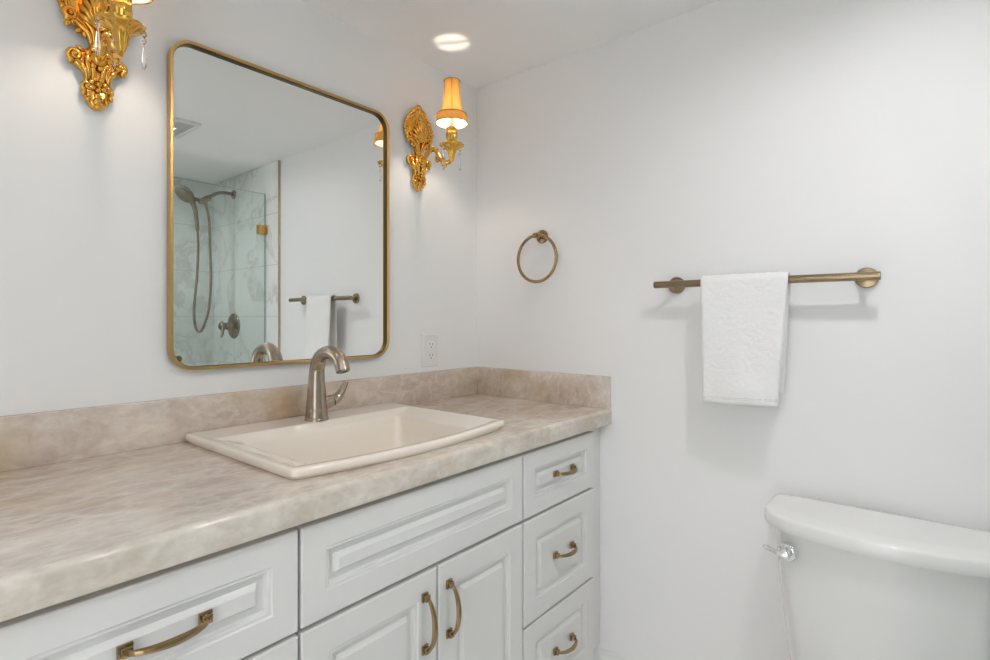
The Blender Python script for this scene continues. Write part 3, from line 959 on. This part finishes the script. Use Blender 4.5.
# bowl and seat (below the frame)
def oval(cx, hx_, hy_, z, n=36): return [(cx+hx_*math.cos(2*PI*i/n)*(1.0 if math.cos(2*PI*i/n) < 0 else .9), TY+hy_*math.sin(2*PI*i/n), z) for i in range(n)]
bm = BM()
loft(bm, [oval(-.36, .25, .10, .0), oval(-.36, .24, .10, .04), oval(-.36, .20, .09, .12), oval(-.40, .24, .125, .24), oval(-.44, .28, .175, .35), oval(-.44, .285, .182, .385),
          oval(-.44, .25, .15, .387), oval(-.44, .22, .125, .34), oval(-.42, .14, .08, .22), oval(-.42, .05, .04, .20)])
box(bm, -.30, -.03, TY-.15, TY+.15, .30, .3855, .015)
finish('bowl', bm, M_porc, to_, True, 40)
bm = BM()
loft(bm, [oval(-.45, .27, .18, .389), oval(-.45, .278, .186, .398), oval(-.45, .272, .180, .412), oval(-.45, .22, .14, .4155), oval(-.45, .05, .03, .417)])
finish('seat_cover', bm, M_white_plastic, to_, True, 40)

# ================================================================ CEILING FAN LIGHT
vx, vy = -.687, -1.425
fn = thing('ceiling_vent', 'square white ceiling vent with louvres and a lamp, seen reflected in the mirror', 'ceiling vent', (vx, vy, H))
bm = BM()
hs = .140
for a in ((vx-hs, vx-hs+.018, vy-hs, vy+hs), (vx+hs-.018, vx+hs, vy-hs, vy+hs), (vx-hs+.018, vx+hs-.018, vy-hs, vy-hs+.018), (vx-hs+.018, vx+hs-.018, vy+hs-.018, vy+hs)):
    box(bm, *a, H-.014, H-.0005, .002)
for a in ((vx-.066, vx-.058, vy-.066, vy+.066), (vx+.058, vx+.066, vy-.066, vy+.066), (vx-.058, vx+.058, vy-.066, vy-.058), (vx-.058, vx+.058, vy+.058, vy+.066)):
    box(bm, *a, H-.014, H-.0005, .001)
for a in ((vx-.066, vx-.058, vy-.066, vy+.066), (vx+.058, vx+.066, vy-.066, vy+.066), (vx-.058, vx+.058, vy-.066, vy-.058), (vx-.058, vx+.058, vy+.058, vy+.066)):
    box(bm, *a, H-.028, H-.012, .001)  # deeper collar round the lens, added to cut light on the upper wall
fr_ = finish('grille_frame', bm, M_white_plastic, fn)
bm = BM()
for k in range(12):
    y = vy-hs+.026+k*.0208
    for x0, x1 in ((vx-hs+.016, vx-.064), (vx+.064, vx+hs-.016)): box(bm, x0, x1, y-.0042, y+.0042, H-.012, H-.006)
    if abs(y-vy) > .070: box(bm, vx-.064, vx+.064, y-.0042, y+.0042, H-.012, H-.006)
finish('louvres', bm, M_white_plastic, fn, False)
bm = BM(); box(bm, vx-hs+.01, vx+hs-.01, vy-hs+.01, vy+hs-.01, H-.003, H-.001)
finish('backing', bm, mat('vent_shadow', (.12, .12, .12), .8), fn, False)
bm = BM(); box(bm, vx-.057, vx+.057, vy-.057, vy+.057, H-.0135, H-.004, .002)
finish('lamp_lens', bm, M_fan_lens, fn, False)

# recessed lamps: one in the shower, two room ones added as fill
def recessed(x, y, label, m):
    t = thing('recessed_light', label, 'ceiling light', (x, y, H), 'recessed ceiling lights')
    bm = BM(); lathe(bm, [(.085, .0), (.085, .003), (.076, .006), (.066, .004), (.064, .0005)], (x, y, H-.0002), (0, 0, -1), 40)
    finish('trim_ring', bm, M_white_plastic, t)
    bm = BM(); lathe(bm, [(.064, .0005), (.064, .0025)], (x, y, H), (0, 0, -1), 40)
    finish('lens', bm, m, t, False)
recessed(-.95, -2.06, 'white recessed ceiling light inside the shower', M_shower_lens)
recessed(-1.35, -1.05, 'unseen recessed fill light added above the left end of the countertop', M_fill_lens)
recessed(-1.85, -1.30, 'unseen recessed fill light added in front of the entry door', M_fill_lens)

# ================================================================ SHOWER FITTINGS
sy, X0 = -2.125, -.010
sh = thing('hand_shower', 'brushed nickel hand shower on its wall arm with a looped hose, reflected in the mirror', 'shower head', (X0, sy, 2.01))
bm = BM(); lathe(bm, [(.030, 0), (.030, .004), (.024, .010), (.012, .013)], (X0, sy, 2.012), (-1, 0, 0), 28)
finish('arm_flange', bm, M_showerm, sh)
bm = BM(); q, _ = smooth_path([(X0-.005, sy, 2.012), (-.06, sy, 2.013), (-.11, sy, 2.004), (-.150, sy, 1.980), (-.178, sy, 1.956)], 6)
tube(bm, q, .0105, 14); finish('shower_arm', bm, M_showerm, sh)
bm = BM()
tube(bm, [(-.160, sy, 1.970), (-.170, sy, 1.962), (-.195, sy, 1.942), (-.215, sy, 1.930), (-.225, sy, 1.924)], [.014, .019, .020, .019, .012], 16)
tube(bm, [(-.205, sy, 1.936), (-.232, sy, 1.940), (-.252, sy, 1.940)], [.010, .012, .014], 12)
tube(bm, [(-.190, sy, 1.946), (-.188, sy, 1.918), (-.184, sy, 1.905)], [.012, .012, .009], 12)
finish('diverter', bm, M_showerm, sh, True, 50)
hd = Vector((-.66, .24, -.68)).normalized()     # spray direction
hc = Vector((-.312, sy, 1.958))
bm = BM()
lathe(bm, [(.010, -.040), (.024, -.034), (.052, -.020), (.060, -.008), (.060, .0), (.056, .003)], hc, hd, 32)
q, r_ = smooth_path([(*(hc-hd*.026), .022), (-.270, sy, 1.930, .017), (-.250, sy, 1.880, .0135), (-.240, sy, 1.820, .0125), (-.236, sy, 1.765, .012), (-.235, sy, 1.745, .009)], 6)
tube(bm, q, r_, 16)
hs_ = finish('spray_handset', bm, M_showerm, sh, True, 50)
bm = BM()
for rr2, nn in ((.016, 6), (.032, 12), (.047, 18)):
    for k in range(nn):
        u, v = frame_of(hd); a = 2*PI*k/nn
        c = hc+hd*.003+u*(rr2*math.cos(a))+v*(rr2*math.sin(a))
        lathe(bm, [(.0032, 0), (.0022, .004)], c, hd, 8)
finish('nozzles', bm, mat('nozzle_rubber', (.12, .12, .12), .6), hs_)
bm = BM(); q, _ = smooth_path([(-.235, sy, 1.748), (-.232, sy+.002, 1.64), (-.240, sy+.006, 1.46), (-.258, sy+.010, 1.27), (-.252, sy+.008, 1.16), (-.228, sy+.004, 1.118), (-.200, sy+.002, 1.15), (-.166, sy, 1.27), (-.155, sy, 1.46), (-.160, sy, 1.66), (-.164, sy, 1.80), (-.176, sy, 1.88), (-.185, sy, 1.908)], 8)
tube(bm, q, .0075, 12); finish('hose', bm, M_showerm, sh)

va = thing('shower_valve', 'round brushed nickel shower valve with lever handle on the marble tile, reflected in the mirror', 'shower valve', (X0, sy, 1.15))
bm = BM(); lathe(bm, [(.083, 0), (.083, .003), (.078, .008), (.040, .013), (.034, .016)], (X0, sy, 1.152), (-1, 0, 0), 40)
finish('escutcheon', bm, M_showerm, va)
bm = BM(); lathe(bm, [(.030, .012), (.028, .03), (.022, .055), (.024, .060), (.026, .085), (.020, .092)], (X0, sy, 1.152), (-1, 0, 0), 24)
finish('hub', bm, M_showerm, va)
bm = BM(); q, r_ = smooth_path([(X0-.078, sy+.004, 1.185, .006), (X0-.080, sy+.006, 1.165, .010), (X0-.078, sy+.012, 1.140, .012), (X0-.088, sy+.030, 1.105, .009), (X0-.100, sy+.045, 1.082, .006)], 6)
tube(bm, q, r_, 14); finish('lever', bm, M_showerm, va)

# frameless shower door and fixed panel
GY = -1.712
def pane(name, x0, x1, parent):
    g = finish('glass_pane', box(BM(), x0, x1, GY-.005, GY+.005, .105, 1.953), M_glass, parent, False)
    e = BM()
    box(e, x0-.0005, x0+.0005, GY-.005, GY+.005, .105, 1.953); box(e, x1-.0005, x1+.0005, GY-.005, GY+.005, .105, 1.953); box(e, x0, x1, GY-.005, GY+.005, 1.9525, 1.9535)
    finish('polished_edge', e, M_glass_edge, g, False)
gd = thing('shower_door', 'frameless glass shower door hinged to the marble tile, reflected in the mirror', 'shower door', (-.30, GY, .1))
pane('shower_door', -.575, -.016, gd)
for z in (1.735, .35):
    bm = BM()
    box(bm, -.062, -.004, GY+.0052, GY+.013, z-.028, z+.028, .002); box(bm, -.062, -.004, GY-.013, GY-.0052, z-.028, z+.028, .002)
    box(bm, -.0150, -.0102, GY-.030, GY+.030, z-.028, z+.028, .001)
    finish('hinge', bm, M_frame, gd)
bm = BM()
for s in (-1, 1):
    lathe(bm, [(.010, .005), (.008, .010), (.008, .022), (.017, .026), (.019, .034), (.015, .040)], (-.505, GY, .985), (0, s, 0), 24)
finish('door_knob', bm, mat('dark_bronze', (.20, .15, .11), .3, 1), gd)
gp = thing('shower_screen', 'fixed frameless glass panel beside the shower door', 'glass panel', (-1.1, GY, .1))
pane('shower_panel', -1.628, -.582, gp)
